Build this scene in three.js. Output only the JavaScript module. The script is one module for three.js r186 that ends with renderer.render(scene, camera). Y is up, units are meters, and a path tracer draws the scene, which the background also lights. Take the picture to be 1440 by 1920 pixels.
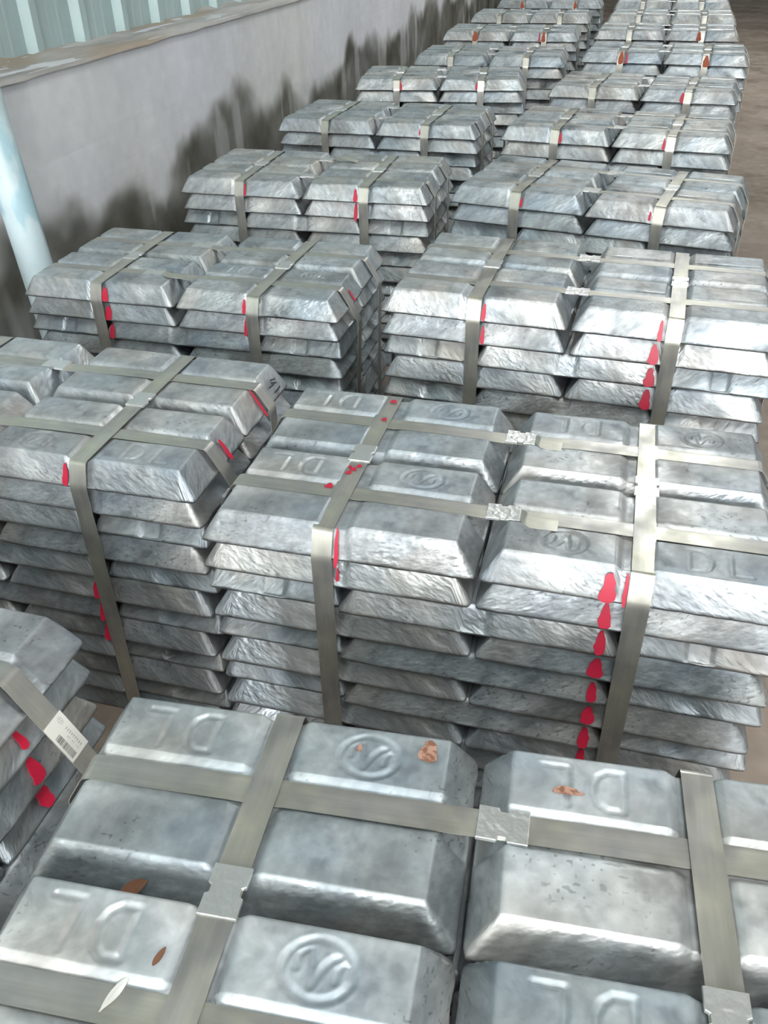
import * as THREE from 'three';
import { RectAreaLightUniformsLib } from 'three/addons/lights/RectAreaLightUniformsLib.js';
import { mergeGeometries } from 'three/addons/utils/BufferGeometryUtils.js';

// ---------------------------------------------------------------- camera, sky, lights, exposure
const scene = new THREE.Scene();
const EYE = 1.357;                                            // eye height above the floor
const camera = new THREE.PerspectiveCamera(61.58, 1440 / 1920, 0.05, 60);
{
  const m = new THREE.Matrix4().makeBasis(
    new THREE.Vector3(0.97035502, -0.01606878, -0.2411492),
    new THREE.Vector3(-0.12657924, 0.81620465, -0.56372659),
    new THREE.Vector3(0.2058855, 0.57753941, 0.7899743));
  camera.quaternion.setFromRotationMatrix(m);
  camera.position.set(0, EYE, 0);
}
scene.background = new THREE.Color().setRGB(0.97, 0.99, 0.985);  // even overcast sky, seen through the loading doorway
scene.backgroundIntensity = 11.0;
RectAreaLightUniformsLib.init();
const renderer = new THREE.WebGLRenderer({ antialias: true });
renderer.toneMapping = THREE.LinearToneMapping;
renderer.toneMappingExposure = 1.32;
renderer.shadowMap.enabled = true;

const ROOF_Y = 5.2;
const SKYLIGHT = { color: new THREE.Color().setRGB(0.97, 1.0, 0.985), power: 4.4, glow: 3.2 };
const SKYLIGHTS = [[0.8, 1.7, 1.5, 4.0], [0.8, -8.6, 1.5, 4.0], [5.4, 1.7, 1.5, 4.0], [5.4, -8.6, 1.5, 4.0]];   // x, z, width, length
for (const [x, z, w, l] of SKYLIGHTS) {
  const lamp = new THREE.RectAreaLight(SKYLIGHT.color, SKYLIGHT.power, w, l);
  lamp.name = 'skylight_daylight'; lamp.position.set(x, ROOF_Y - 0.08, z); lamp.rotation.x = -Math.PI / 2; scene.add(lamp);
}

// ---------------------------------------------------------------- helpers
function rng(seed) { let a = seed >>> 0; return () => { a = (a + 0x6D2B79F5) | 0; let t = Math.imul(a ^ (a >>> 15), 1 | a); t = (t + Math.imul(t ^ (t >>> 7), 61 | t)) ^ t; return ((t ^ (t >>> 14)) >>> 0) / 4294967296; }; }
const clamp = (x, a = 0, b = 1) => Math.min(b, Math.max(a, x));
const smooth = (a, b, x) => { const t = clamp((x - a) / (b - a)); return t * t * (3 - 2 * t); };
const mix = (a, b, t) => a + (b - a) * t;
function hash(x, y, s) { let h = Math.imul(x, 374761393) ^ Math.imul(y, 668265263) ^ Math.imul(s, 982451653); h = Math.imul(h ^ (h >>> 13), 1274126177); return ((h ^ (h >>> 16)) >>> 0) / 4294967296; }
function noise(x, y, s, px = 0, py = 0) {                      // value noise, periodic where px, py are given
  const ix = Math.floor(x), iy = Math.floor(y), fx = x - ix, fy = y - iy, u = fx * fx * (3 - 2 * fx), v = fy * fy * (3 - 2 * fy);
  const w = (k, p) => (p ? ((k % p) + p) % p : k);
  const c = (a, b) => hash(w(a, px), w(b, py), s);
  return mix(mix(c(ix, iy), c(ix + 1, iy), u), mix(c(ix, iy + 1), c(ix + 1, iy + 1), u), v);
}
function fbm(x, y, s, oct = 5, px = 0, py = 0) { let a = 0.5, sum = 0, n = 0; for (let i = 0; i < oct; i++) { sum += a * noise(x, y, s + i * 17, px, py); n += a; a *= 0.5; x *= 2; y *= 2; px *= 2; py *= 2; } return sum / n; }
function texture(w, h, f, srgb, repeat) {
  const d = new Uint8Array(w * h * 4);
  for (let j = 0; j < h; j++) for (let i = 0; i < w; i++) { const c = f(i / w, j / h), k = (j * w + i) * 4; for (let q = 0; q < 3; q++) d[k + q] = clamp(Math.round((c.length ? c[q] : c) * 255), 0, 255); d[k + 3] = 255; }
  const t = new THREE.DataTexture(d, w, h); t.wrapS = t.wrapT = THREE.RepeatWrapping; t.magFilter = THREE.LinearFilter; t.minFilter = THREE.LinearMipmapLinearFilter; t.generateMipmaps = true;
  if (srgb) t.colorSpace = THREE.SRGBColorSpace;
  if (repeat) t.repeat.set(repeat[0], repeat[1]);
  t.needsUpdate = true; return t;
}
const counts = {};
function numbered(name) { const n = counts[name] = (counts[name] ?? -1) + 1; return n ? name + '_' + String(n).padStart(3, '0') : name; }
function mesh(name, geometry, material, parent = scene) {
  const m = new THREE.Mesh(geometry, material); m.name = parent === scene ? numbered(name) : name; m.castShadow = m.receiveShadow = true; parent.add(m); return m;
}
function tag(o, label, category, group) { o.userData.label = label; o.userData.category = category; if (group) o.userData.group = group; return o; }
function struct(name, geometry, material) { const m = new THREE.Mesh(geometry, material); m.name = name; m.castShadow = m.receiveShadow = true; m.userData.kind = 'structure'; scene.add(m); return m; }
function box(x0, x1, y0, y1, z0, z1) {                          // uv in metres
  const g = new THREE.BoxGeometry(x1 - x0, y1 - y0, z1 - z0); g.translate((x0 + x1) / 2, (y0 + y1) / 2, (z0 + z1) / 2);
  const p = g.attributes.position, n = g.attributes.normal, uv = g.attributes.uv;
  for (let i = 0; i < p.count; i++) { const ax = Math.abs(n.getX(i)), ay = Math.abs(n.getY(i)); uv.setXY(i, ax > 0.5 ? p.getZ(i) : p.getX(i), ay > 0.5 ? p.getZ(i) : p.getY(i)); }
  return g;
}

// ---------------------------------------------------------------- materials
const T = 512;
const zincColor = texture(T, T, (u, v) => {
  const cloud = fbm(u * 6, v * 6, 11, 5, 6, 6), fine = fbm(u * 40, v * 40, 23, 3, 40, 40), streak = fbm(u * 48, v * 5, 31, 3, 48, 5);
  let g = 0.68 + (cloud - 0.5) * 0.36 + (fine - 0.5) * 0.12 + (streak - 0.5) * 0.06;
  const dark = smooth(0.56, 0.76, fbm(u * 14, v * 14, 47, 4, 14, 14)); g -= dark * 0.07;
  const pit = smooth(0.80, 0.84, noise(u * 110, v * 110, 61, 110, 110)) * smooth(0.62, 0.74, fbm(u * 5, v * 5, 67, 2, 5, 5)); g -= pit * 0.14;
  const warm = (fbm(u * 4, v * 4, 71, 3, 4, 4) - 0.5) * 0.06;
  return [g + warm - 0.006, g, g - warm + 0.004];
}, true);
const zincRough = texture(T, T, (u, v) => { const r = 0.50 + (fbm(u * 9, v * 9, 83, 4, 9, 9) - 0.5) * 0.5 + (fbm(u * 60, v * 60, 89, 2, 60, 60) - 0.5) * 0.12; return [1, clamp(r, 0.2, 0.85), 1]; });
const castBump = texture(T, T, (u, v) => { const w = fbm(u * 7 + 0.6 * fbm(u * 8, v * 8, 5, 2, 8, 8), v * 26, 97, 4, 7, 26), f = fbm(u * 50, v * 64, 101, 3, 50, 64); return clamp(0.5 + (w - 0.5) * 0.55 + (f - 0.5) * 0.9); });
const topBump = texture(T, T, (u, v) => clamp(0.5 + (fbm(u * 10, v * 10, 103, 4, 10, 10) - 0.5) * 0.7 + (fbm(u * 90, v * 90, 107, 2, 90, 90) - 0.5) * 0.35));
const ZTILE = 1 / 0.42;
for (const t of [zincColor, zincRough, castBump, topBump]) t.repeat.set(ZTILE, ZTILE);
function zinc(bump, scale, tint, metalness) { return new THREE.MeshStandardMaterial({ color: new THREE.Color().setRGB(...tint), map: zincColor, metalness, roughness: 1, roughnessMap: zincRough, bumpMap: bump, bumpScale: scale }); }
const TINTS = [[1, 1, 1], [0.95, 0.985, 1.0], [1.04, 1.03, 1.0], [0.9, 0.93, 0.93], [1.18, 1.18, 1.17]];
const ZINC = TINTS.map((t) => [zinc(topBump, 0.0006, t, 0.55), zinc(castBump, 0.0010, t, 0.8)]);

const strapColor = texture(256, 256, (u, v) => { const s = fbm(u * 4, v * 64, 131, 3, 4, 64), c = fbm(u * 7, v * 7, 137, 4, 7, 7); const g = 0.72 + (s - 0.5) * 0.08 + (c - 0.5) * 0.16; return [g + 0.010, g, g - 0.028 - (c - 0.5) * 0.08]; }, true, [4, 4]);
const strapRough = texture(256, 256, (u, v) => [1, 0.38 + (fbm(u * 8, v * 8, 139, 4, 8, 8) - 0.5) * 0.3, 1], false, [4, 4]);
const STRAP = new THREE.MeshStandardMaterial({ map: strapColor, metalness: 0.78, roughness: 1, roughnessMap: strapRough });
const SEAL = new THREE.MeshStandardMaterial({ color: new THREE.Color().setRGB(0.70, 0.70, 0.69), metalness: 0.8, roughness: 0.36, bumpMap: topBump, bumpScale: 0.0016 });
const RED = new THREE.MeshStandardMaterial({ color: new THREE.Color().setRGB(0.50, 0.012, 0.045), roughness: 0.42 });
const RUSTRED = new THREE.MeshStandardMaterial({ color: new THREE.Color().setRGB(0.36, 0.075, 0.03), roughness: 0.6 });
const rustTex = texture(128, 128, (u, v) => { const c = fbm(u * 7, v * 7, 151, 4, 7, 7), k = smooth(0.35, 0.65, c); return [mix(0.50, 0.68, k), mix(0.34, 0.53, k), mix(0.27, 0.46, k)]; }, true, [30, 30]);
const RUST = new THREE.MeshStandardMaterial({ map: rustTex, roughness: 0.9 });
const INK = new THREE.MeshStandardMaterial({ color: new THREE.Color().setRGB(0.02, 0.02, 0.022), roughness: 0.6 });

// ---------------------------------------------------------------- the shell of the hall
const WALL_X = -1.75, LEDGE_Y = EYE - 0.402, SHEET_X = -1.99, FAR_Z = -17, BACK_Z = 4.6, RIGHT_X = 9;
const floorTex = texture(512, 512, (u, v) => { const c = fbm(u * 5, v * 5, 201, 6, 5, 5), f = fbm(u * 60, v * 60, 207, 3, 60, 60), d = smooth(0.55, 0.7, fbm(u * 9, v * 9, 211, 4, 9, 9)); const g = 0.49 + (c - 0.5) * 0.22 + (f - 0.5) * 0.10 - d * 0.07; return [g + 0.045, g - 0.01, g - 0.055]; }, true, [0.5, 0.5]);
const floorRough = texture(256, 256, (u, v) => [1, 0.7 + (fbm(u * 8, v * 8, 213, 4, 8, 8) - 0.5) * 0.4, 1], false, [0.7, 0.7]);
const FLOOR = new THREE.MeshStandardMaterial({ map: floorTex, roughnessMap: floorRough, roughness: 1, bumpMap: floorTex, bumpScale: 0.003 });
struct('floor', box(SHEET_X - 0.3, RIGHT_X + 0.3, -0.2, 0, FAR_Z - 0.3, BACK_Z + 0.25), FLOOR);
struct('ground_outside', box(-14, 22, -0.25, -0.04, BACK_Z + 0.25, BACK_Z + 26), new THREE.MeshStandardMaterial({ color: 0x9a9890, roughness: 0.95 }));

// plastered low wall: grey render with splashed dirt and drip marks up to about the height of the stacks
const WALL_LEN = BACK_Z - FAR_Z;
const wallTex = texture(2048, 256, (u, v) => {
  const z = u * WALL_LEN, y = v * LEDGE_Y;                      // metres from the far end, metres above the floor
  const c = fbm(z * 1.6, y * 1.6, 301, 5), f = fbm(z * 26, y * 22, 307, 3), drip = fbm(z * 9, y * 1.3, 311, 4);
  let r = 0.83 + (c - 0.5) * 0.15 + (f - 0.5) * 0.05 + (drip - 0.5) * 0.05; let g = r + 0.002, b = r + 0.010 - (fbm(z * 0.9, y * 1.2, 313, 3) - 0.5) * 0.07;
  const edge = 0.555 + (fbm(z * 1.15, 3.1, 317, 3) - 0.5) * 0.26 + (fbm(z * 3.2, y * 3.2, 331, 4) - 0.5) * 0.34;
  const dirt = smooth(-0.07, 0.09, edge - y) * (0.78 + 0.7 * (fbm(z * 5, y * 5, 337, 4) - 0.5)) * (1 - 0.4 * smooth(0.6, 0.72, fbm(z * 9, y * 2.2, 341, 3)));
  r = mix(r, 0.285, dirt); g = mix(g, 0.28, dirt); b = mix(b, 0.245, dirt);
  return [r, g, b];
}, true);
wallTex.wrapS = wallTex.wrapT = THREE.ClampToEdgeWrapping;
const plasterBump = texture(512, 512, (u, v) => clamp(0.5 + (fbm(u * 12, v * 12, 347, 5, 12, 12) - 0.5) * 1.1), false, [1.2, 1.2]);
{
  const g = new THREE.PlaneGeometry(WALL_LEN, LEDGE_Y, 1, 1);   // front face of the wall carries its own uv
  const core = box(SHEET_X - 0.28, WALL_X, 0, LEDGE_Y, FAR_Z, BACK_Z), uv = core.attributes.uv, p = core.attributes.position;
  for (let i = 0; i < p.count; i++) uv.setXY(i, (p.getZ(i) - FAR_Z) / WALL_LEN, p.getY(i) / LEDGE_Y);
  g.dispose();
  struct('wall_left', core, new THREE.MeshStandardMaterial({ map: wallTex, roughness: 0.88, bumpMap: plasterBump, bumpScale: 0.004 }));
  // mortar capping: rough, with a worn ochre front lip
  const NX = 11, NZ = 420, pos = [], uvs = [], idx = [];
  for (let j = 0; j <= NZ; j++) for (let i = 0; i <= NX; i++) {
    const z = mix(FAR_Z + 0.02, BACK_Z - 0.02, j / NZ), t = i / NX;
    let x, y;
    if (i < NX) { x = mix(SHEET_X, WALL_X + 0.012, t / ((NX - 1) / NX)); y = LEDGE_Y - 0.004 + 0.010 * fbm(z * 5, x * 22, 353, 4) + 0.014 * smooth(0.5, 0.68, fbm(z * 2.4, x * 9, 359, 4)) * (1 - smooth(0.75, 1, t)); } else { x = WALL_X + 0.014; y = LEDGE_Y - 0.006 - 0.010 * fbm(z * 6, 1.5, 361, 3); }
    if (i === NX - 1) { x += 0.006 * (fbm(z * 8, 4.5, 367, 3) - 0.3); y -= 0.004; }
    pos.push(x, y, z); uvs.push(z, x);
  }
  for (let j = 0; j < NZ; j++) for (let i = 0; i < NX; i++) { const a = j * (NX + 1) + i, b = a + 1, c = a + NX + 1, d = c + 1; idx.push(a, c, b, b, c, d); }
  const cap = new THREE.BufferGeometry(); cap.setAttribute('position', new THREE.Float32BufferAttribute(pos, 3)); cap.setAttribute('uv', new THREE.Float32BufferAttribute(uvs, 2)); cap.setIndex(idx); cap.computeVertexNormals();
  const capTex = texture(1024, 64, (u, v) => { const z = u * 8, x = v; const c = fbm(z * 3, x * 14, 371, 5, 24, 14), o = smooth(0.5, 0.62, fbm(z * 1.5, x * 4, 373, 4, 12, 4)); let r = 0.69 + (c - 0.5) * 0.3, g = r - 0.01, b = r - 0.025; r = mix(r, 0.66, o * 0.55); g = mix(g, 0.58, o * 0.55); b = mix(b, 0.49, o * 0.55); return [r, g, b]; }, true, [1 / 8, 1]);
  struct('trim_1', cap, new THREE.MeshStandardMaterial({ map: capTex, roughness: 0.95, side: THREE.DoubleSide }));
}
// pale blue-green profiled steel sheet above the wall
{
  const PITCH = 0.31, FIRST = -2.955, prof = [];
  const zs = [];
  const k0 = Math.floor((BACK_Z - FIRST) / PITCH), k1 = Math.ceil((FAR_Z - FIRST) / PITCH);
  for (let k = k0; k >= k1; k--) { const z = FIRST + k * PITCH; zs.push([z + 0.036, 0], [z + 0.024, 0.036], [z - 0.014, 0.036], [z - 0.030, 0]); zs.push([z - 0.120, 0], [z - 0.126, 0.0025], [z - 0.140, 0.0025], [z - 0.146, 0], [z - 0.185, 0], [z - 0.191, 0.0025], [z - 0.205, 0.0025], [z - 0.211, 0]); }
  for (const [z, o] of zs) if (z < BACK_Z && z > FAR_Z) prof.push([z, o]);
  const pos = [], uvs = [], idx = []; let n = 0;
  for (let i = 0; i + 1 < prof.length; i++) {
    const [za, oa] = prof[i], [zb, ob] = prof[i + 1];
    for (const [z, o] of [[za, oa], [zb, ob]]) for (const y of [LEDGE_Y - 0.01, ROOF_Y]) { pos.push(SHEET_X + o, y, z); uvs.push(z, y); }
    idx.push(n, n + 1, n + 2, n + 2, n + 1, n + 3); n += 4;
  }
  const g = new THREE.BufferGeometry(); g.setAttribute('position', new THREE.Float32BufferAttribute(pos, 3)); g.setAttribute('uv', new THREE.Float32BufferAttribute(uvs, 2)); g.setIndex(idx); g.computeVertexNormals();
  const sheetTex = texture(512, 512, (u, v) => { const c = fbm(u * 6, v * 3, 401, 5, 6, 3), f = fbm(u * 50, v * 20, 409, 3, 50, 20); const d = (c - 0.5) * 0.10 + (f - 0.5) * 0.04; return [0.70 + d, 0.775 + d, 0.78 + d]; }, true, [0.5, 0.5]);
  struct('wall_left_cladding', g, new THREE.MeshStandardMaterial({ map: sheetTex, roughness: 0.42, metalness: 0.1, side: THREE.DoubleSide }));
  struct('wall_left_backing', box(SHEET_X - 0.28, SHEET_X - 0.02, LEDGE_Y, ROOF_Y + 0.2, FAR_Z, BACK_Z), new THREE.MeshStandardMaterial({ color: 0x8f9c9c, roughness: 0.8 }));
}
const PALE = new THREE.MeshStandardMaterial({ color: new THREE.Color().setRGB(0.36, 0.39, 0.39), roughness: 0.75 });
struct('wall_far', box(SHEET_X - 0.3, RIGHT_X + 0.3, 0, ROOF_Y + 0.2, FAR_Z - 0.25, FAR_Z), PALE);
struct('wall_right', box(RIGHT_X, RIGHT_X + 0.25, 0, ROOF_Y + 0.2, FAR_Z, BACK_Z), PALE);
const DOOR = { x0: -1.4, x1: 2.6, h: 3.6 };
struct('wall_back', mergeGeometries([box(SHEET_X - 0.3, DOOR.x0, 0, ROOF_Y + 0.2, BACK_Z, BACK_Z + 0.25), box(DOOR.x1, RIGHT_X + 0.3, 0, ROOF_Y + 0.2, BACK_Z, BACK_Z + 0.25), box(DOOR.x0, DOOR.x1, DOOR.h, ROOF_Y + 0.2, BACK_Z, BACK_Z + 0.25)]), PALE);
struct('ceiling', box(SHEET_X - 0.3, RIGHT_X + 0.3, ROOF_Y, ROOF_Y + 0.2, FAR_Z - 0.25, BACK_Z + 0.25), new THREE.MeshStandardMaterial({ color: new THREE.Color().setRGB(0.28, 0.30, 0.30), roughness: 0.7 }));
const GLOW = new THREE.MeshStandardMaterial({ color: 0xdfe8e8, emissive: SKYLIGHT.color, emissiveIntensity: SKYLIGHT.glow, roughness: 0.6 });
SKYLIGHTS.forEach(([x, z, w, l], i) => struct('window_' + (i + 1), box(x - w / 2, x + w / 2, ROOF_Y - 0.05, ROOF_Y - 0.005, z - l / 2, z + l / 2), GLOW));

// ---------------------------------------------------------------- the leaning pale blue pipe by the wall
{
  const a = new THREE.Vector3(-1.6, EYE - 0.82, -2.149), b = new THREE.Vector3(-1.616, EYE - 0.451, -2.138), d = b.clone().sub(a).normalize();
  const foot = a.clone().addScaledVector(d, -a.y / d.y), top = a.clone().addScaledVector(d, 2.6);
  const len = foot.distanceTo(top), g = new THREE.LatheGeometry([[0.0001, 0], [0.046, 0], [0.048, 0.003], [0.048, len - 0.003], [0.046, len], [0.0001, len]].map((p) => new THREE.Vector2(...p)), 40);
  const uv = g.attributes.uv, p = g.attributes.position; for (let i = 0; i < p.count; i++) uv.setXY(i, uv.getX(i) * 0.3, p.getY(i));
  const tex = texture(128, 512, (u, v) => { const c = fbm(u * 3, v * 12, 501, 5, 3, 12), s = smooth(0.56, 0.68, fbm(u * 5, v * 9, 503, 4, 5, 9)); const q = (c - 0.5) * 0.14; return [0.80 + q - s * 0.12, 0.87 + q - s * 0.07, 0.89 + q - s * 0.05]; }, true, [3.3, 0.8]);
  const pipe = mesh('support_pipe', g, new THREE.MeshStandardMaterial({ map: tex, roughness: 0.3, metalness: 0.15 }));
  pipe.position.copy(foot); pipe.quaternion.setFromUnitVectors(new THREE.Vector3(0, 1, 0), d);
  tag(pipe, 'pale blue painted steel pipe standing between the dirty wall and the stacks', 'pipe');
}

// ---------------------------------------------------------------- ingot shapes: a four-pad casting with crossed grooves
const L = 0.424, WD = 0.222, H = 0.0515, LIP = 0.004, ENDS = 0.030, SIDES = 0.018;
const PX = 0.215, PZ = 0.1125;                                  // half pitch of the ingots in a layer
const MARKS = (() => {                                          // stroke segments sunk into the two marked pads, in ingot coordinates
  const seg = [], poly = (pts, f, closed) => { for (let i = 0; i + 1 < pts.length + (closed ? 1 : 0); i++) seg.push([f(pts[i]), f(pts[(i + 1) % pts.length])]); };
  const letter = (cx) => ([x, y]) => [cx + x * 0.030, 0.0565 - y * 0.046];
  poly([[-0.5, -0.5], [-0.5, 0.5], [0.05, 0.5], [0.36, 0.36], [0.5, 0.12], [0.5, -0.12], [0.36, -0.36], [0.05, -0.5]], letter(0.085), true);
  poly([[-0.42, 0.5], [-0.42, -0.5], [0.45, -0.5]], letter(0.138), false);
  const em = ([x, y]) => [-0.100 - x * 0.031, 0.0565 + y * 0.0255];
  const ring = []; for (let i = 0; i < 28; i++) ring.push([Math.cos(i / 28 * 2 * Math.PI), Math.sin(i / 28 * 2 * Math.PI)]);
  poly(ring, em, true);
  poly([[-0.62, -0.02], [-0.63, 0.42], [-0.42, 0.62], [-0.28, 0.66], [-0.2, 0.25], [-0.12, -0.55], [0.1, 0.02], [0.34, 0.38], [0.5, 0.48]], em, false);
  poly([[0.5, -0.28], [0.52, 0.06], [0.64, 0.26], [0.80, 0.2], [0.9, 0.0]], em, false);
  return seg;
})();
function markDepth(x, z) {
  if (z < 0.022 || z > 0.094 || Math.abs(x) < 0.04 || Math.abs(x) > 0.19) return 0;
  let best = 1;
  for (const [[ax, az], [bx, bz]] of MARKS) { const vx = bx - ax, vz = bz - az, t = clamp(((x - ax) * vx + (z - az) * vz) / (vx * vx + vz * vz)); best = Math.min(best, Math.hypot(x - ax - t * vx, z - az - t * vz)); }
  return 0.0021 * (1 - smooth(0.0008, 0.0052, best)) * (0.55 + 0.9 * noise(x * 60, z * 60, 631)) - 0.0003 * Math.exp(-(((best - 0.0062) / 0.0016) ** 2));
}
const smin = (a, b, k) => { const h = clamp(0.5 + 0.5 * (b - a) / k); return mix(b, a, h) - k * h * (1 - h); };
function ingotHeight(x, z, marked, seed) {
  const e = LIP + (H + 0.001 - LIP) * (L / 2 - Math.abs(x)) / ENDS, s = LIP + (H + 0.001 - LIP) * (WD / 2 - Math.abs(z)) / SIDES;
  let y = smin(smin(e, s, 0.006), H + 0.0008, 0.0036);
  const gx = 1 - smooth(0.014, 0.030, Math.abs(x)), gz = 1 - smooth(0.013, 0.025, Math.abs(z));
  y -= 0.0088 * Math.max(gx, gz, smin(gx + gz, 1, 0.2) * 0.98);
  if (marked) y -= markDepth(x, z);
  y += 0.0016 * (fbm(x * 22 + seed * 7.3, z * 22 + seed * 3.1, seed + 601, 3) - 0.5);
  return Math.max(y, LIP * 0.8);
}
const mirror = (half) => [...half.slice(1).map((v) => -v).reverse(), ...half];
const FINE_X = mirror([0, 0.015, 0.018, 0.022, 0.026, 0.030, 0.045, 0.075, 0.105, 0.135, 0.160, 0.172, 0.178, 0.182, 0.186, 0.192, 0.199, 0.2065, 0.2105, 0.212]);
const FINE_Z = mirror([0, 0.013, 0.016, 0.020, 0.024, 0.030, 0.05, 0.07, 0.080, 0.085, 0.0895, 0.0925, 0.0955, 0.100, 0.1055, 0.1097, 0.111]);
const COARSE_X = mirror([0, 0.015, 0.028, 0.09, 0.150, 0.178, 0.187, 0.200, 0.2100, 0.212]);
const COARSE_Z = mirror([0, 0.013, 0.025, 0.06, 0.086, 0.0925, 0.097, 0.103, 0.1097, 0.111]);
function span(a, b, step) { const n = Math.round((b - a) / step), o = []; for (let i = 0; i <= n; i++) o.push(mix(a, b, i / n)); return o; }
const MARK_X = [...FINE_X.filter((x) => x < -0.185), ...span(-0.184, -0.044, 0.0019), ...FINE_X.filter((x) => Math.abs(x) < 0.04), ...span(0.044, 0.184, 0.0019), ...FINE_X.filter((x) => x > 0.185)];
const MARK_Z = [...FINE_Z.filter((z) => z < 0.021), ...span(0.024, 0.090, 0.0019), ...FINE_Z.filter((z) => z > 0.091)];
function ingotGeometry(xs, zs, marked, seed) {
  const nx = xs.length, nz = zs.length, pos = [], uvs = [], top = [], side = [], r = rng(seed * 977 + 5), ou = r() * 3, ov = r() * 3;
  const P = (i, j) => {
    let x = xs[i], z = zs[j];
    const y = ingotHeight(x, z, marked, seed);
    const low = 1 - smooth(LIP, 0.02, y);                       // ragged casting flash along the base edge
    if (i === 0 || i === nx - 1) x += Math.sign(x) * low * 0.0030 * (fbm(z * 45 + 9, seed * 3.3, 611 + i, 3) - 0.55);
    if (j === 0 || j === nz - 1) z += Math.sign(z) * low * 0.0030 * (fbm(x * 45 + 3, seed * 5.7, 617 + j, 3) - 0.55);
    const cx = L / 2 - Math.abs(x), cz = WD / 2 - Math.abs(z), R = 0.011;   // rounded upright corners
    if (cx < R && cz < R) { const dx = R - cx, dz = R - cz, d = Math.hypot(dx, dz), m = Math.max(dx, dz); if (d > 1e-6) { const k = mix(1, m / d, 0.8); x = Math.sign(x) * (L / 2 - R + dx * k); z = Math.sign(z) * (WD / 2 - R + dz * k); } }
    return [x, y, z];
  };
  const grid = []; for (let j = 0; j < nz; j++) { grid.push([]); for (let i = 0; i < nx; i++) grid[j].push(P(i, j)); }
  const dist = (a, b) => Math.hypot(a[0] - b[0], a[1] - b[1], a[2] - b[2]);
  const U = grid.map((row) => { let s = 0; return row.map((p, i) => (s += i ? dist(p, row[i - 1]) : 0)); }), V = grid.map((row) => row.map(() => 0));
  for (let j = 1; j < nz; j++) for (let i = 0; i < nx; i++) V[j][i] = V[j - 1][i] + dist(grid[j][i], grid[j - 1][i]);
  for (let j = 0; j < nz; j++) for (let i = 0; i < nx; i++) { pos.push(...grid[j][i]); uvs.push(ou + U[j][i], ov - V[j][i]); }
  for (let j = 0; j + 1 < nz; j++) for (let i = 0; i + 1 < nx; i++) {
    const a = j * nx + i, b = a + 1, c = a + nx, d = c + 1, mx = (xs[i] + xs[i + 1]) / 2, mz = (zs[j] + zs[j + 1]) / 2;
    (Math.abs(mx) > L / 2 - ENDS || Math.abs(mz) > WD / 2 - SIDES ? side : top).push(a, c, b, b, c, d);
  }
  const rim = []; for (let i = 0; i < nx; i++) rim.push(i); for (let j = 1; j < nz; j++) rim.push(j * nx + nx - 1); for (let i = nx - 2; i >= 0; i--) rim.push((nz - 1) * nx + i); for (let j = nz - 2; j > 0; j--) rim.push(j * nx);
  const at = pos.length / 3;                                    // lip and underside
  rim.forEach((k) => { pos.push(pos[k * 3], 0, pos[k * 3 + 2]); uvs.push(uvs[k * 2], uvs[k * 2 + 1] + 0.004); });
  const mid = pos.length / 3; pos.push(0, 0, 0); uvs.push(ou + 0.2, ov - 0.1);
  rim.forEach((k, n) => { const m = (n + 1) % rim.length; side.push(k, rim[m], at + n, at + n, rim[m], at + m); side.push(at + n, at + m, mid); });
  const g = new THREE.BufferGeometry(); g.setAttribute('position', new THREE.Float32BufferAttribute(pos, 3)); g.setAttribute('uv', new THREE.Float32BufferAttribute(uvs, 2));
  g.setIndex([...top, ...side]); g.addGroup(0, top.length, 0); g.addGroup(top.length, side.length, 1); g.computeVertexNormals(); return g;
}
const FINE = [1, 2, 3].map((s) => ingotGeometry(FINE_X, FINE_Z, false, s));
const COARSE = [4, 5, 6, 7].map((s) => ingotGeometry(COARSE_X, COARSE_Z, false, s));
const MARKED = [8, 9].map((s) => ingotGeometry(MARK_X, MARK_Z, true, s));

// ---------------------------------------------------------------- steel strapping
function ribbon(pts, width, thick, across) {                    // pts: Vector3 path; across: unit vector of the width
  const pos = [], uvs = [], idx = []; let run = 0;
  const rings = pts.map((p, i) => {
    const t = (pts[i + 1] ?? p).clone().sub(pts[i - 1] ?? p).normalize(), n = across.clone().cross(t).normalize();
    if (i) run += p.distanceTo(pts[i - 1]);
    const c = (s, q) => p.clone().addScaledVector(across, s * width / 2).addScaledVector(n, q * thick / 2);
    return [[c(-1, 1), c(1, 1)], [c(1, 1), c(1, -1)], [c(1, -1), c(-1, -1)], [c(-1, -1), c(-1, 1)]].map((e) => [e, run]);
  });
  for (let f = 0; f < 4; f++) {
    const at = pos.length / 3;
    rings.forEach((r) => { const [[a, b], s] = r[f]; pos.push(a.x, a.y, a.z, b.x, b.y, b.z); uvs.push(s, f * 0.05, s, f * 0.05 + width); });
    for (let i = 0; i + 1 < rings.length; i++) { const a = at + i * 2; idx.push(a, a + 1, a + 2, a + 2, a + 1, a + 3); }
  }
  const g = new THREE.BufferGeometry(); g.setAttribute('position', new THREE.Float32BufferAttribute(pos, 3)); g.setAttribute('uv', new THREE.Float32BufferAttribute(uvs, 2)); g.setIndex(idx); g.computeVertexNormals(); return g;
}
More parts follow.
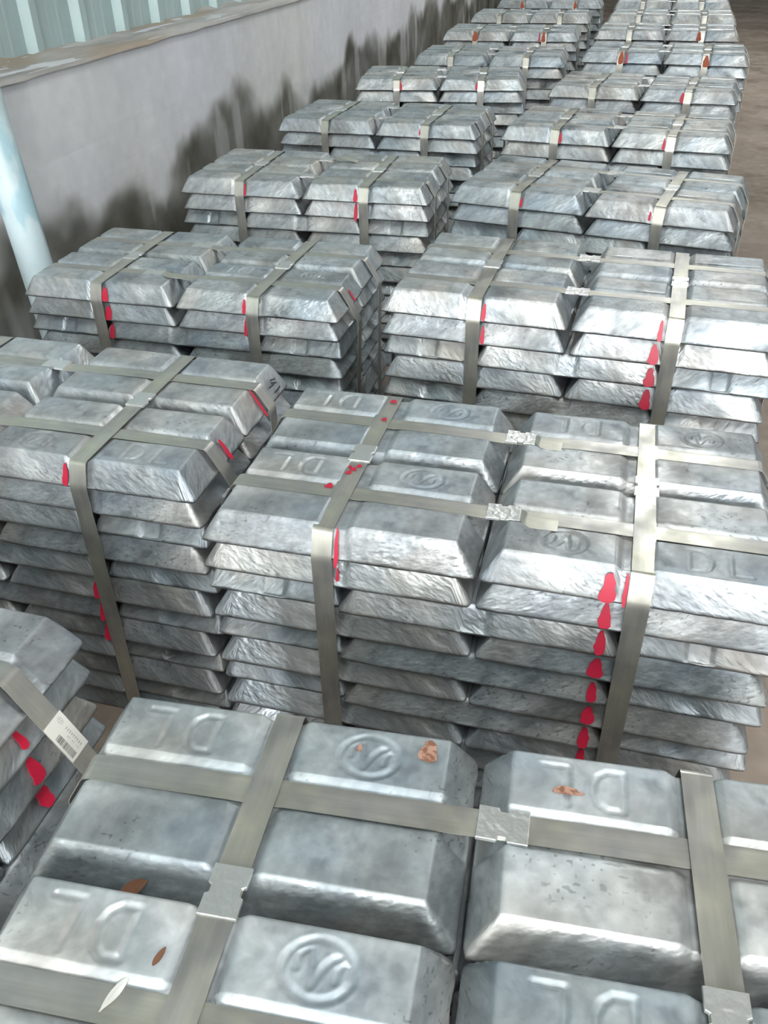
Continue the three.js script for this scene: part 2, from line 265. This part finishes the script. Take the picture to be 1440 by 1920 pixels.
function filleted(pts, r, n = 4) {                              // 2-D polyline with rounded corners
  const out = [pts[0]];
  for (let i = 1; i + 1 < pts.length; i++) {
    const [px, py] = pts[i - 1], [x, y] = pts[i], [nx, ny] = pts[i + 1], la = Math.hypot(px - x, py - y), lb = Math.hypot(nx - x, ny - y), ra = Math.min(r, la * 0.45), rb = Math.min(r, lb * 0.45);
    const a = [x + (px - x) * ra / la, y + (py - y) * ra / la], b = [x + (nx - x) * rb / lb, y + (ny - y) * rb / lb];
    for (let k = 0; k <= n; k++) { const t = k / n, u = 1 - t; out.push([u * u * a[0] + 2 * u * t * x + t * t * b[0], u * u * a[1] + 2 * u * t * y + t * t * b[1]]); }
  }
  out.push(pts[pts.length - 1]); return out;
}
const sealGeometry = (() => {                                   // crimped clip with notched edges, wrapped round the strap
  const l = 0.0245, w = 0.0178, s = new THREE.Shape();
  s.moveTo(-l, -w); s.lineTo(-0.006, -w); s.lineTo(-0.004, -w + 0.0042); s.lineTo(0.004, -w + 0.0042); s.lineTo(0.006, -w); s.lineTo(l, -w); s.lineTo(l, w); s.lineTo(0.006, w); s.lineTo(0.004, w - 0.0042); s.lineTo(-0.004, w - 0.0042); s.lineTo(-0.006, w); s.lineTo(-l, w); s.closePath();
  const g = new THREE.ExtrudeGeometry(s, { depth: 0.0034, bevelEnabled: true, bevelThickness: 0.0007, bevelSize: 0.0007, bevelSegments: 2 }); g.rotateX(-Math.PI / 2); g.translate(0, -0.0014, 0); return g;
})();
const STRAP_W = 0.0315, STRAP_T = 0.0009;

function blobGeometry(w, h, seed, thick = 0.0008, n = 18) {     // daub with an uneven outline, lying in its own xy plane
  const s = new THREE.Shape();
  for (let i = 0; i < n; i++) { const a = i / n * 2 * Math.PI, k = 0.72 + 0.5 * noise(i * 0.9, seed * 3.7, 701), c = Math.cos(a), d = Math.sin(a), q = 1 / Math.pow(Math.abs(c) ** 3 + Math.abs(d) ** 3, 1 / 3); const y = h / 2 * d * q * (0.85 + 0.25 * k), x = w / 2 * c * q * k * mix(1.2, 0.55, clamp(y / h + 0.5)); i ? s.lineTo(x, y) : s.moveTo(x, y); }
  s.closePath(); return new THREE.ExtrudeGeometry(s, { depth: thick, bevelEnabled: false });
}

// ---------------------------------------------------------------- a strapped bundle of ingots
const LAYOUT_A = [[-PX, PZ, 0], [PX, PZ, 0], [-PX, -PZ, 0], [PX, -PZ, 0]], LAYOUT_B = [[-1.5 * PX, 0, 1], [1.5 * PX, 0, 1], [0, PZ, 0], [0, -PZ, 0]];
const GROUP = 'strapped ingot bundles standing in two rows';
function bundle(spec) {
  const { at: [x, yRel, z, yaw], layers = 12, seed, marks = [0, 0, 0, 0], near = false } = spec, r = rng(seed * 7919 + 13);
  const base = EYE + yRel, pitch = base / (layers - 1), sy = pitch / H * 0.995, Ht = base + H * sy;
  const root = new THREE.Group(); root.name = numbered('ingot_bundle'); root.position.set(x, 0, z); root.rotation.y = -yaw; scene.add(root);
  tag(root, spec.label, 'ingot bundle', GROUP);
  const tint0 = spec.tint ?? Math.floor(r() * 4);
  for (let k = 0; k < layers; k++) {                            // k = 0 is the top layer
    const odd = k >= 2 && k % 2 === 0, dx = k < 1 ? 0 : (r() - 0.5) * 0.012 + (spec.lean ?? 0) * k, dz = k < 1 ? 0 : (r() - 0.5) * 0.002;
    (odd ? LAYOUT_B : LAYOUT_A).forEach(([ix, iz, turn], n) => {
      const mark = k === 0 ? marks[n] : 0;                       // 1: reads from the front, -1: from the back
      const g = k === 0 ? (mark ? MARKED[n % 2] : FINE[Math.floor(r() * 3)]) : k < 3 && near ? FINE[Math.floor(r() * 3)] : COARSE[Math.floor(r() * 4)];
      const m = mesh('ingot', g, ZINC[r() < (spec.pale ? 0.85 : 0.6) ? tint0 : Math.floor(r() * 4)], root);
      m.position.set(ix + dx + (r() - 0.5) * 0.003, base - k * pitch, iz + dz + (r() - 0.5) * 0.0015);
      const flip = mark ? mark < 0 : r() < 0.5;
      m.rotation.y = (turn ? Math.PI / 2 : 0) + (flip ? Math.PI : 0) + (r() - 0.5) * 0.006; m.scale.y = sy; if (k === 0) m.rotation.z = (r() - 0.5) * 0.008;
    });
  }
  const D = 2 * PZ + 0.0006, X = 2 * PX + 0.0006, up = Ht - 0.0045;
  // two straps over the depth, each in the cross groove of its column
  const zx = spec.zStraps ?? [-PX, PX];
  spec.zParts = zx.map((sx, n) => {
    const pts = [[D + 0.0032, 0.006], [D + 0.0032, base + 0.002], [D - SIDES + 0.0060, up], [0.06, up + 0.001 + r() * 0.001], [-0.06, up + 0.001 + r() * 0.001], [-(D - SIDES + 0.0060), up], [-(D + 0.0032), base + 0.002], [-(D + 0.0032), 0.006]];
    const skew = (r() - 0.5) * 0.008;
    const s = mesh('strap', ribbon(filleted(pts, 0.007).map(([a, b]) => new THREE.Vector3(sx + skew * a / D + (b < base ? (r() - 0.5) * 0.001 : 0), b + 0.0020, a)), STRAP_W, STRAP_T, new THREE.Vector3(1, 0, 0)), STRAP, root);
    const c = mesh('seal', sealGeometry, SEAL, s); c.position.set(sx, up + 0.0036, (spec.zSeals?.[n] ?? 0) + (r() - 0.5) * 0.02); c.rotation.y = Math.PI / 2 + skew;
    return s;
  });
  // two straps over the width, in the long grooves
  spec.xParts = [PZ, -PZ].map((sz, n) => {
    const e = 0.0060, pts = [[-(X + 0.0025), 0.006], [-(X + 0.0025), base + 0.002], [-(X - ENDS + e), up], [-0.12, up + 0.001], [0, up + 0.001 - 0.004 * r()], [0.12, up + 0.001], [X - ENDS + e, up], ...(spec.bow?.[n] ? [[X + spec.bow[n], base - spec.bow[n] * 1.69], [X + spec.bow[n] * 0.5, base - 0.24]] : [[X + 0.0025, base + 0.002]]), [X + 0.0025, 0.006]];
    const skew = (r() - 0.5) * 0.008, zz = sz + (spec.xShift?.[n] ?? 0);
    const s = mesh('strap', ribbon(filleted(pts, 0.007).map(([a, b]) => new THREE.Vector3(a, b - 0.0002, zz + skew * a / X)), STRAP_W, STRAP_T, new THREE.Vector3(0, 0, -1)), STRAP, root);
    const cx = spec.xSeals?.[n] ?? (r() - 0.5) * 0.04, c = mesh('seal', sealGeometry, SEAL, s); c.position.set(cx, up + 0.0012, zz); c.rotation.y = (r() - 0.5) * 0.06; c.rotation.z = (r() - 0.5) * 0.05;
    if (spec.tails?.[n]) {                                       // loose end of the strap curling out of the clip
      const q = spec.tails[n], pp = []; for (let i = 0; i <= 14; i++) { const t = i / 14; pp.push(new THREE.Vector3(cx + 0.019 + q.len * t, up + 0.0012 + 0.0045 * smooth(0, 0.22, t) + q.lift * Math.sin(Math.PI * t), zz + q.swing * smooth(0, 0.4, t))); }
      mesh('loose_end', ribbon(pp, STRAP_W * 0.96, STRAP_T, new THREE.Vector3(0, 0, -1)), STRAP, s);
    }
    return s;
  });
  // red paint daubs beside the straps
  const tiltF = Math.atan2(SIDES, H * sy), tiltE = Math.atan2(ENDS, H * sy);
  (spec.paint ?? []).forEach(([face, u, k, w, hgt, mid = 0.5, rust], n) => {
    const g = blobGeometry(w, hgt, seed * 31 + n), m = mesh('paint_mark', g, rust ? RUSTRED : RED, root), y = base - k * pitch + H * sy * mid;
    m.rotation.order = 'YXZ';
    if (face === 'front') { m.position.set(u, y, D - SIDES * mid + 0.0015 + (rust ? 0.0035 : 0)); m.rotation.x = -tiltF; } else { m.position.set(X - ENDS * mid + 0.0015, y, u); m.rotation.y = Math.PI / 2; m.rotation.x = -tiltE; if (k >= 2 && k % 2 === 0) { m.position.x = X - SIDES * mid + 0.0012; m.rotation.x = -tiltF; } }
  });
  spec.root = root; spec.top = up; spec.base = base; spec.sy = sy; return spec;
}
// ---- list of bundles: [x, y of the top layer's underside relative to the eye, z, yaw]
const F = (u, ks, w = 0.014, hgt = 0.04, mid = 0.42) => ks.map((k) => ['front', u, k, w * (0.8 + 0.5 * hash(k, Math.round(u * 100) & 255, 5)), hgt * (0.8 + 0.35 * hash(k, 9, Math.round(u * 100) & 255)), mid]);
const S = PX, dS = 0.026;
const specs = {};
const add = (key, spec) => { specs[key] = bundle(spec); };
add('Z', { at: [-1.011, -0.768, -0.474, 0.032], seed: 1, near: true, bow: [0, 0.058], marks: [0, 1, 0, -1], tint: 1, paint: [['end', -PZ + 0.028, 1, 0.012, 0.03], ['end', -PZ + 0.028, 2, 0.022, 0.036], ['end', -PZ + 0.026, 3, 0.022, 0.036], ['end', -PZ + 0.045, 4, 0.02, 0.03]], label: 'ingot bundle by the wall with a barcode label stuck on its strap' });
add('A', { at: [-0.043, -0.784, -0.403, -0.054], seed: 2, near: true, marks: [-1, -1, -1, -1], tint: 4, pale: true, zStraps: [-PX, PX + 0.004], zSeals: [0.002, 0.035], xSeals: [0.03, 0.028], label: 'ingot bundle with big cast letters, a white feather and brown stains on top' });
add('E', { at: [-1.017, -0.802, -1.279, 0.018], seed: 3, near: true, bow: [0.024, 0], marks: [0, 1, 0, 0], tint: 0, lean: -0.001, zSeals: [0, 0], xSeals: [-0.04, -0.03], paint: [...F(S - 0.026, [0], 0.010, 0.046), ...F(S - 0.024, [5, 6, 7], 0.016), ['end', PZ - 0.035, 0, 0.012, 0.04, 0.4], ['end', -PZ + 0.024, 0, 0.009, 0.056, 0.5]], label: 'ingot bundle with handwritten black 41 on its end, beside the red spotted bundle' });
add('C', { at: [-0.111, -0.793, -1.169, 0.011], seed: 4, near: true, marks: [-1, 1, -1, -1], tint: 0, zStraps: [-PX - 0.013, PX + 0.012], zSeals: [0.008, 0.0], xSeals: [0.022, 0.02], tails: [{ len: 0.062, lift: 0, swing: 0.020 }, { len: 0.050, lift: 0, swing: 0.018 }], paint: [...F(-S + 0.007, [0], 0.008, 0.052), ...F(-S + 0.006, [1], 0.004, 0.02), ...F(S - 0.032, [0], 0.020, 0.046), ...F(S - 0.009, [0], 0.008, 0.05), ...F(S - 0.030, [1, 2, 3, 4, 5, 6, 7, 8], 0.019, 0.031)], label: 'ingot bundle with red paint spots dotted along its left top strap' });
add('B', { at: [-1.010, -0.815, -2.073, 0.014], seed: 5, near: true, bow: [0.02, 0.012], marks: [0, -1, 0, 0], tint: 1, xSeals: [-0.10, -0.07], tails: [{ len: 0.11, lift: 0.004, swing: 0.0305 }, null], paint: [...F(-S + 0.026, [0, 1, 2], 0.018, 0.04), ...F(S - 0.026, [0, 1], 0.010, 0.04), ['end', PZ - 0.03, 0, 0.010, 0.03, 0.35]], label: 'ingot bundle standing against the pale blue pipe' });
add('D', { at: [-0.030, -0.763, -2.009, 0.066], seed: 6, near: true, marks: [0, 0, 0, 0], tint: 0, xSeals: [0.0, 0.0], paint: [...F(-S + 0.026, [0, 1], 0.010, 0.044), ...F(S - 0.026, [0], 0.010, 0.05), ...F(S - 0.032, [1, 2, 3], 0.018, 0.04)], label: 'aisle-side ingot bundle directly behind the red spotted bundle' });
add('F', { at: [-0.979, -0.789, -2.967, 0.0], seed: 7, near: true, tint: 2, tails: [null, { len: 0.10, lift: 0.012, swing: 0.028 }], paint: [...F(-S + 0.022, [0], 0.006, 0.045), ...F(S - 0.027, [0, 1], 0.014, 0.045)], label: 'wall-side ingot bundle directly behind the one at the pipe' });
add('G', { at: [-0.020, -0.771, -2.881, 0.189], seed: 8, tint: 1, paint: [...F(-S + 0.02, [0], 0.008, 0.03), ...F(S - 0.024, [0], 0.008, 0.03)], label: 'skewed bluish ingot bundle on the aisle side, two behind the red spotted one' });
const wallSide = 'wall-side ingot bundle, ', aisleSide = 'aisle-side ingot bundle, ', fromPipe = ' behind the one at the pipe', fromSpots = ' behind the red spotted bundle';
add('H', { at: [-0.953, -0.778, -3.878, 0.049], seed: 9, tint: 1, paint: F(S - 0.022, [0], 0.005, 0.03), label: wallSide + 'second' + fromPipe });
add('I', { at: [0.014, -0.760, -3.744, 0.120], seed: 10, tint: 2, paint: [...F(-S + 0.024, [0], 0.010, 0.046), ...F(S - 0.024, [0], 0.010, 0.046)], label: aisleSide + 'third' + fromSpots });
add('J', { at: [-0.918, -0.773, -4.902, -0.104], seed: 11, tint: 2, paint: [...F(-S + 0.024, [0], 0.014, 0.05), ...F(S - 0.024, [0], 0.010, 0.04)], label: wallSide + 'third' + fromPipe });
add('K', { at: [0.112, -0.766, -4.726, 0.114], seed: 12, tint: 0, paint: [...F(S - 0.026, [0], 0.022, 0.05)], label: aisleSide + 'fourth' + fromSpots });
add('L', { at: [-0.751, -0.759, -5.604, -0.003], seed: 13, tint: 2, label: wallSide + 'fourth' + fromPipe });
add('M', { at: [0.208, -0.712, -5.457, 0.077], seed: 14, layers: 13, tint: 1, paint: [['front', -S, 0, 0.03, 0.056, 0.5, 1], ['front', -S + 0.03, 0, 0.012, 0.05], ['front', S, 0, 0.036, 0.05, 0.4, 1]], label: aisleSide + 'fifth' + fromSpots + ', rust red straps' });
add('N', { at: [-0.731, -0.722, -6.376, -0.011], seed: 15, layers: 13, tint: 1, paint: [['front', -S, 0, 0.036, 0.052, 0.5, 1], ['front', S, 0, 0.026, 0.052, 0.5, 1], ['front', S - 0.026, 0, 0.012, 0.05]], label: wallSide + 'fifth' + fromPipe + ', rust orange straps' });
add('O', { at: [0.229, -0.711, -6.412, 0.047], seed: 16, layers: 13, tint: 0, paint: [['front', S - 0.02, 0, 0.03, 0.046, 0.5, 1]], label: aisleSide + 'sixth' + fromSpots });
add('P', { at: [-0.710, -0.721, -7.364, 0.002], seed: 17, layers: 13, tint: 2, label: wallSide + 'sixth' + fromPipe });
add('Q', { at: [0.276, -0.705, -7.215, 0.043], seed: 18, layers: 13, tint: 2, label: aisleSide + 'seventh' + fromSpots });
add('R', { at: [-0.666, -0.726, -8.465, 0.009], seed: 19, layers: 13, tint: 1, paint: [['front', -S, 0, 0.03, 0.05, 0.5, 1], ['front', S, 0, 0.03, 0.05, 0.5, 1]], label: wallSide + 'seventh' + fromPipe });
add('S', { at: [0.301, -0.695, -8.056, 0.046], seed: 20, layers: 13, tint: 2, label: aisleSide + 'eighth' + fromSpots });

// ---------------------------------------------------------------- marks on the near bundles
function stroke(pts, w, thick, parent, name, material, place) {   // marker stroke: a thin flat ribbon through points of a plane
  const half = pts.map((p, i) => { const a = pts[Math.max(0, i - 1)], b = pts[Math.min(pts.length - 1, i + 1)], l = Math.hypot(b[0] - a[0], b[1] - a[1]); return [-(b[1] - a[1]) / l * w / 2, (b[0] - a[0]) / l * w / 2]; });
  const s = new THREE.Shape(); pts.forEach((p, i) => (i ? s.lineTo(p[0] + half[i][0], p[1] + half[i][1]) : s.moveTo(p[0] + half[i][0], p[1] + half[i][1])));
  for (let i = pts.length - 1; i >= 0; i--) s.lineTo(pts[i][0] - half[i][0], pts[i][1] - half[i][1]); s.closePath();
  const m = mesh(name, new THREE.ExtrudeGeometry(s, { depth: thick, bevelEnabled: false }), material, parent); place(m); return m;
}
{ // handwritten 41 on the end of the back right ingot of bundle E; plane coordinates: along the end (towards the back), up the slope
  const e = specs.E, X = 2 * PX + 0.0006, tilt = Math.atan2(ENDS, H * e.sy), len = Math.hypot(ENDS, H * e.sy) / (H * e.sy);
  const place = (m) => { m.rotation.order = 'YXZ'; m.rotation.y = Math.PI / 2; m.rotation.x = -tilt; m.position.set(X + 0.0016, e.base, 0); };
  const q = (pts) => pts.map(([z, y]) => [-z, y * len]);
  stroke(q([[-0.1851, 0.0299], [-0.1669, 0.0349], [-0.1634, 0.0310], [-0.1825, 0.0233]]), 0.0026, 0.0003, e.root, 'marker_numeral', INK, place);
  stroke(q([[-0.1755, 0.0262], [-0.1640, 0.0258], [-0.1490, 0.0274]]), 0.0026, 0.0003, e.root, 'marker_numeral', INK, place);
  stroke(q([[-0.1850, 0.0150], [-0.172, 0.0138], [-0.1560, 0.0146]]), 0.0028, 0.0003, e.root, 'marker_numeral', INK, place);
}
{ // red paint drops on the straps of bundle C
  const c = specs.C, drop = (strap, x, z, w, h, n) => { const m = mesh('paint_drop', blobGeometry(w, h, 900 + n, 0.0005), RED, strap); m.rotation.x = -Math.PI / 2; m.position.set(x, c.top + (strap === c.xParts[0] ? 0.0016 : 0.0052), z); };
  [[-0.222, -0.186, 0.013, 0.010], [-0.222, -0.118, 0.010, 0.008], [-0.2290, 0.052, 0.011, 0.008], [-0.2230, 0.041, 0.010, 0.007], [-0.2340, 0.063, 0.011, 0.008], [-0.2365, 0.0465, 0.007, 0.006]].forEach(([x, z, w, h], n) => drop(c.zParts[0], x, z, w, h, n));
  drop(c.xParts[0], -0.255, 0.101, 0.013, 0.012, 9);
}
{ // printed paper label on the bowed strap of bundle Z: round emblem, blurred print and a barcode
  const z = specs.Z, X = 2 * PX + 0.0006, e = 0.0060, a = [X - ENDS + e, z.top], b = [X + 0.058, z.base - 0.098], dx = b[0] - a[0], dy = b[1] - a[1], l = Math.hypot(dx, dy), ux = dx / l, uy = dy / l;
  const cv = document.createElement('canvas'); cv.width = 320; cv.height = 192; const k = cv.getContext('2d');
  k.fillStyle = '#d3d1c9'; k.fillRect(0, 0, 320, 192); k.strokeStyle = '#a9a9a6'; k.lineWidth = 4;
  k.beginPath(); k.ellipse(52, 50, 26, 18, 0, 0, Math.PI * 2); k.stroke(); k.beginPath(); k.moveTo(34, 56); k.lineTo(44, 40); k.lineTo(52, 62); k.lineTo(62, 40); k.lineTo(70, 54); k.stroke();
  const r = rng(77); k.fillStyle = '#a3a3a0'; for (let i = 0; i < 9; i++) { k.fillRect(118 + i * 20, 40 + r() * 6, 8 + r() * 6, 16 + r() * 8); if (i % 3) k.fillRect(150 + i * 16, 80 + r() * 4, 5 + r() * 5, 8); }
  k.fillStyle = '#3c3d3d'; let x = 110; while (x < 300) { const w = 2 + Math.floor(r() * 3) * 2; k.fillRect(x, 122, w, 52); x += w + 3 + Math.floor(r() * 3) * 2; }
  const t = new THREE.CanvasTexture(cv); t.colorSpace = THREE.SRGBColorSpace; t.magFilter = THREE.LinearFilter;
  const paper = new THREE.MeshStandardMaterial({ color: 0xd3d1c9, roughness: 0.7 }), print = new THREE.MeshStandardMaterial({ map: t, roughness: 0.7 });
  const m = mesh('paper_label', new THREE.BoxGeometry(0.056, 0.0334, 0.0004), [paper, paper, paper, paper, print, paper], z.xParts[1]);
  const at = 0.105; m.matrixAutoUpdate = true;
  const right = new THREE.Vector3(ux, uy, 0), out = new THREE.Vector3(-uy, ux, 0), up3 = out.clone().cross(right);
  m.quaternion.setFromRotationMatrix(new THREE.Matrix4().makeBasis(right, up3, out));
  m.position.set(a[0] + ux * at, a[1] + uy * at, -PZ).addScaledVector(out, 0.0009);
  m.userData.label = 'white printed label with a barcode';
}
{ // rust stains on bundle A, and what has fallen onto it
  const c = specs.A, stain = (x, z, w, h, n, dy = 0) => { const m = mesh('rust_stain', blobGeometry(w, h, 940 + n, 0.0003, 26), RUST, c.root); m.rotation.x = -Math.PI / 2; m.position.set(x, c.base + H * c.sy + 0.0011 + dy, z); };
  stain(-0.0555, -0.1865, 0.020, 0.026, 0); stain(0.0876, -0.1620, 0.032, 0.009, 1); stain(-0.129, -0.178, 0.006, 0.010, 2);
  const toWorld = (x, y, z) => c.root.localToWorld(new THREE.Vector3(x, y, z)); c.root.updateMatrixWorld(true);
  const bend = (g, f) => { const p = g.attributes.position; for (let i = 0; i < p.count; i++) { const [x, y, z] = f(p.getX(i), p.getY(i), p.getZ(i)); p.setXYZ(i, x, y, z); } g.computeVertexNormals(); return g; };
  const blade = (len, wid, thick, tip = 0.8) => { const n = 14, pos = [], idx = []; for (let s = 0; s < 2; s++) for (let i = 0; i <= n; i++) for (let j = 0; j <= 4; j++) { const t = i / n, w = wid * Math.pow(Math.sin(Math.PI * Math.min(0.999, Math.max(0.02, Math.pow(t, tip)))), 0.75), v = j / 4 - 0.5; pos.push((t - 0.5) * len, s ? -thick : 0, v * w); } const at = (s, i, j) => s * (n + 1) * 5 + i * 5 + j; for (let i = 0; i < n; i++) for (let j = 0; j < 4; j++) { idx.push(at(0, i, j), at(0, i, j + 1), at(0, i + 1, j), at(0, i + 1, j), at(0, i, j + 1), at(0, i + 1, j + 1)); idx.push(at(1, i, j), at(1, i + 1, j), at(1, i, j + 1), at(1, i + 1, j), at(1, i + 1, j + 1), at(1, i, j + 1)); } for (let i = 0; i < n; i++) for (const j of [0, 4]) idx.push(at(0, i, j), at(0, i + 1, j), at(1, i, j), at(1, i, j), at(0, i + 1, j), at(1, i + 1, j)); const g = new THREE.BufferGeometry(); g.setAttribute('position', new THREE.Float32BufferAttribute(pos, 3)); g.setIndex(idx); g.computeVertexNormals(); return g; };
  const FEATHER = new THREE.MeshStandardMaterial({ color: new THREE.Color().setRGB(0.62, 0.61, 0.58), roughness: 0.85, side: THREE.DoubleSide });
  const f = new THREE.Group(); f.name = numbered('feather'); scene.add(f);
  mesh('vane', bend(blade(0.034, 0.0085, 0.0003, 1.15), (x, y, z) => [x, y + 0.0012 * Math.sin(x * 90) ** 2 - 12 * z * z, z + 3 * x * x]), FEATHER, f);
  const shaft = mesh('shaft', new THREE.CylinderGeometry(0.00035, 0.0002, 0.043, 6), FEATHER, f); shaft.rotation.z = Math.PI / 2; shaft.position.set(0.004, 0.0008, 0.0004);
  f.position.copy(toWorld(-0.2765, c.top + 0.0022, 0.104)); f.rotation.y = Math.atan2(0.0267, 0.0086); tag(f, 'small white feather lying on the flat steel strap', 'feather');
  const LEAF = new THREE.MeshStandardMaterial({ color: new THREE.Color().setRGB(0.17, 0.075, 0.04), roughness: 0.8, side: THREE.DoubleSide });
  const leaf = mesh('dry_leaf', bend(blade(0.036, 0.014, 0.0004), (x, y, z) => [x, y + 30 * z * z + 3 * x * x, z]), LEAF); leaf.position.copy(toWorld(-0.3065, c.top - 0.010, 0.0065)); leaf.rotation.set(0.9, 0.3, -1.25); tag(leaf, 'curled brown dry leaf stuck in the gap between two ingots', 'leaf');
  const bit = mesh('leaf_fragment', bend(blade(0.018, 0.006, 0.0004), (x, y, z) => [x, y + 20 * z * z + 2 * x * x, z]), LEAF); bit.position.copy(toWorld(-0.2505, c.base + H * c.sy + 0.0022, 0.070)); bit.rotation.y = 1.35; tag(bit, 'tiny brown leaf fragment on a lettered ingot near the feather', 'leaf');
}

renderer.render(scene, camera);
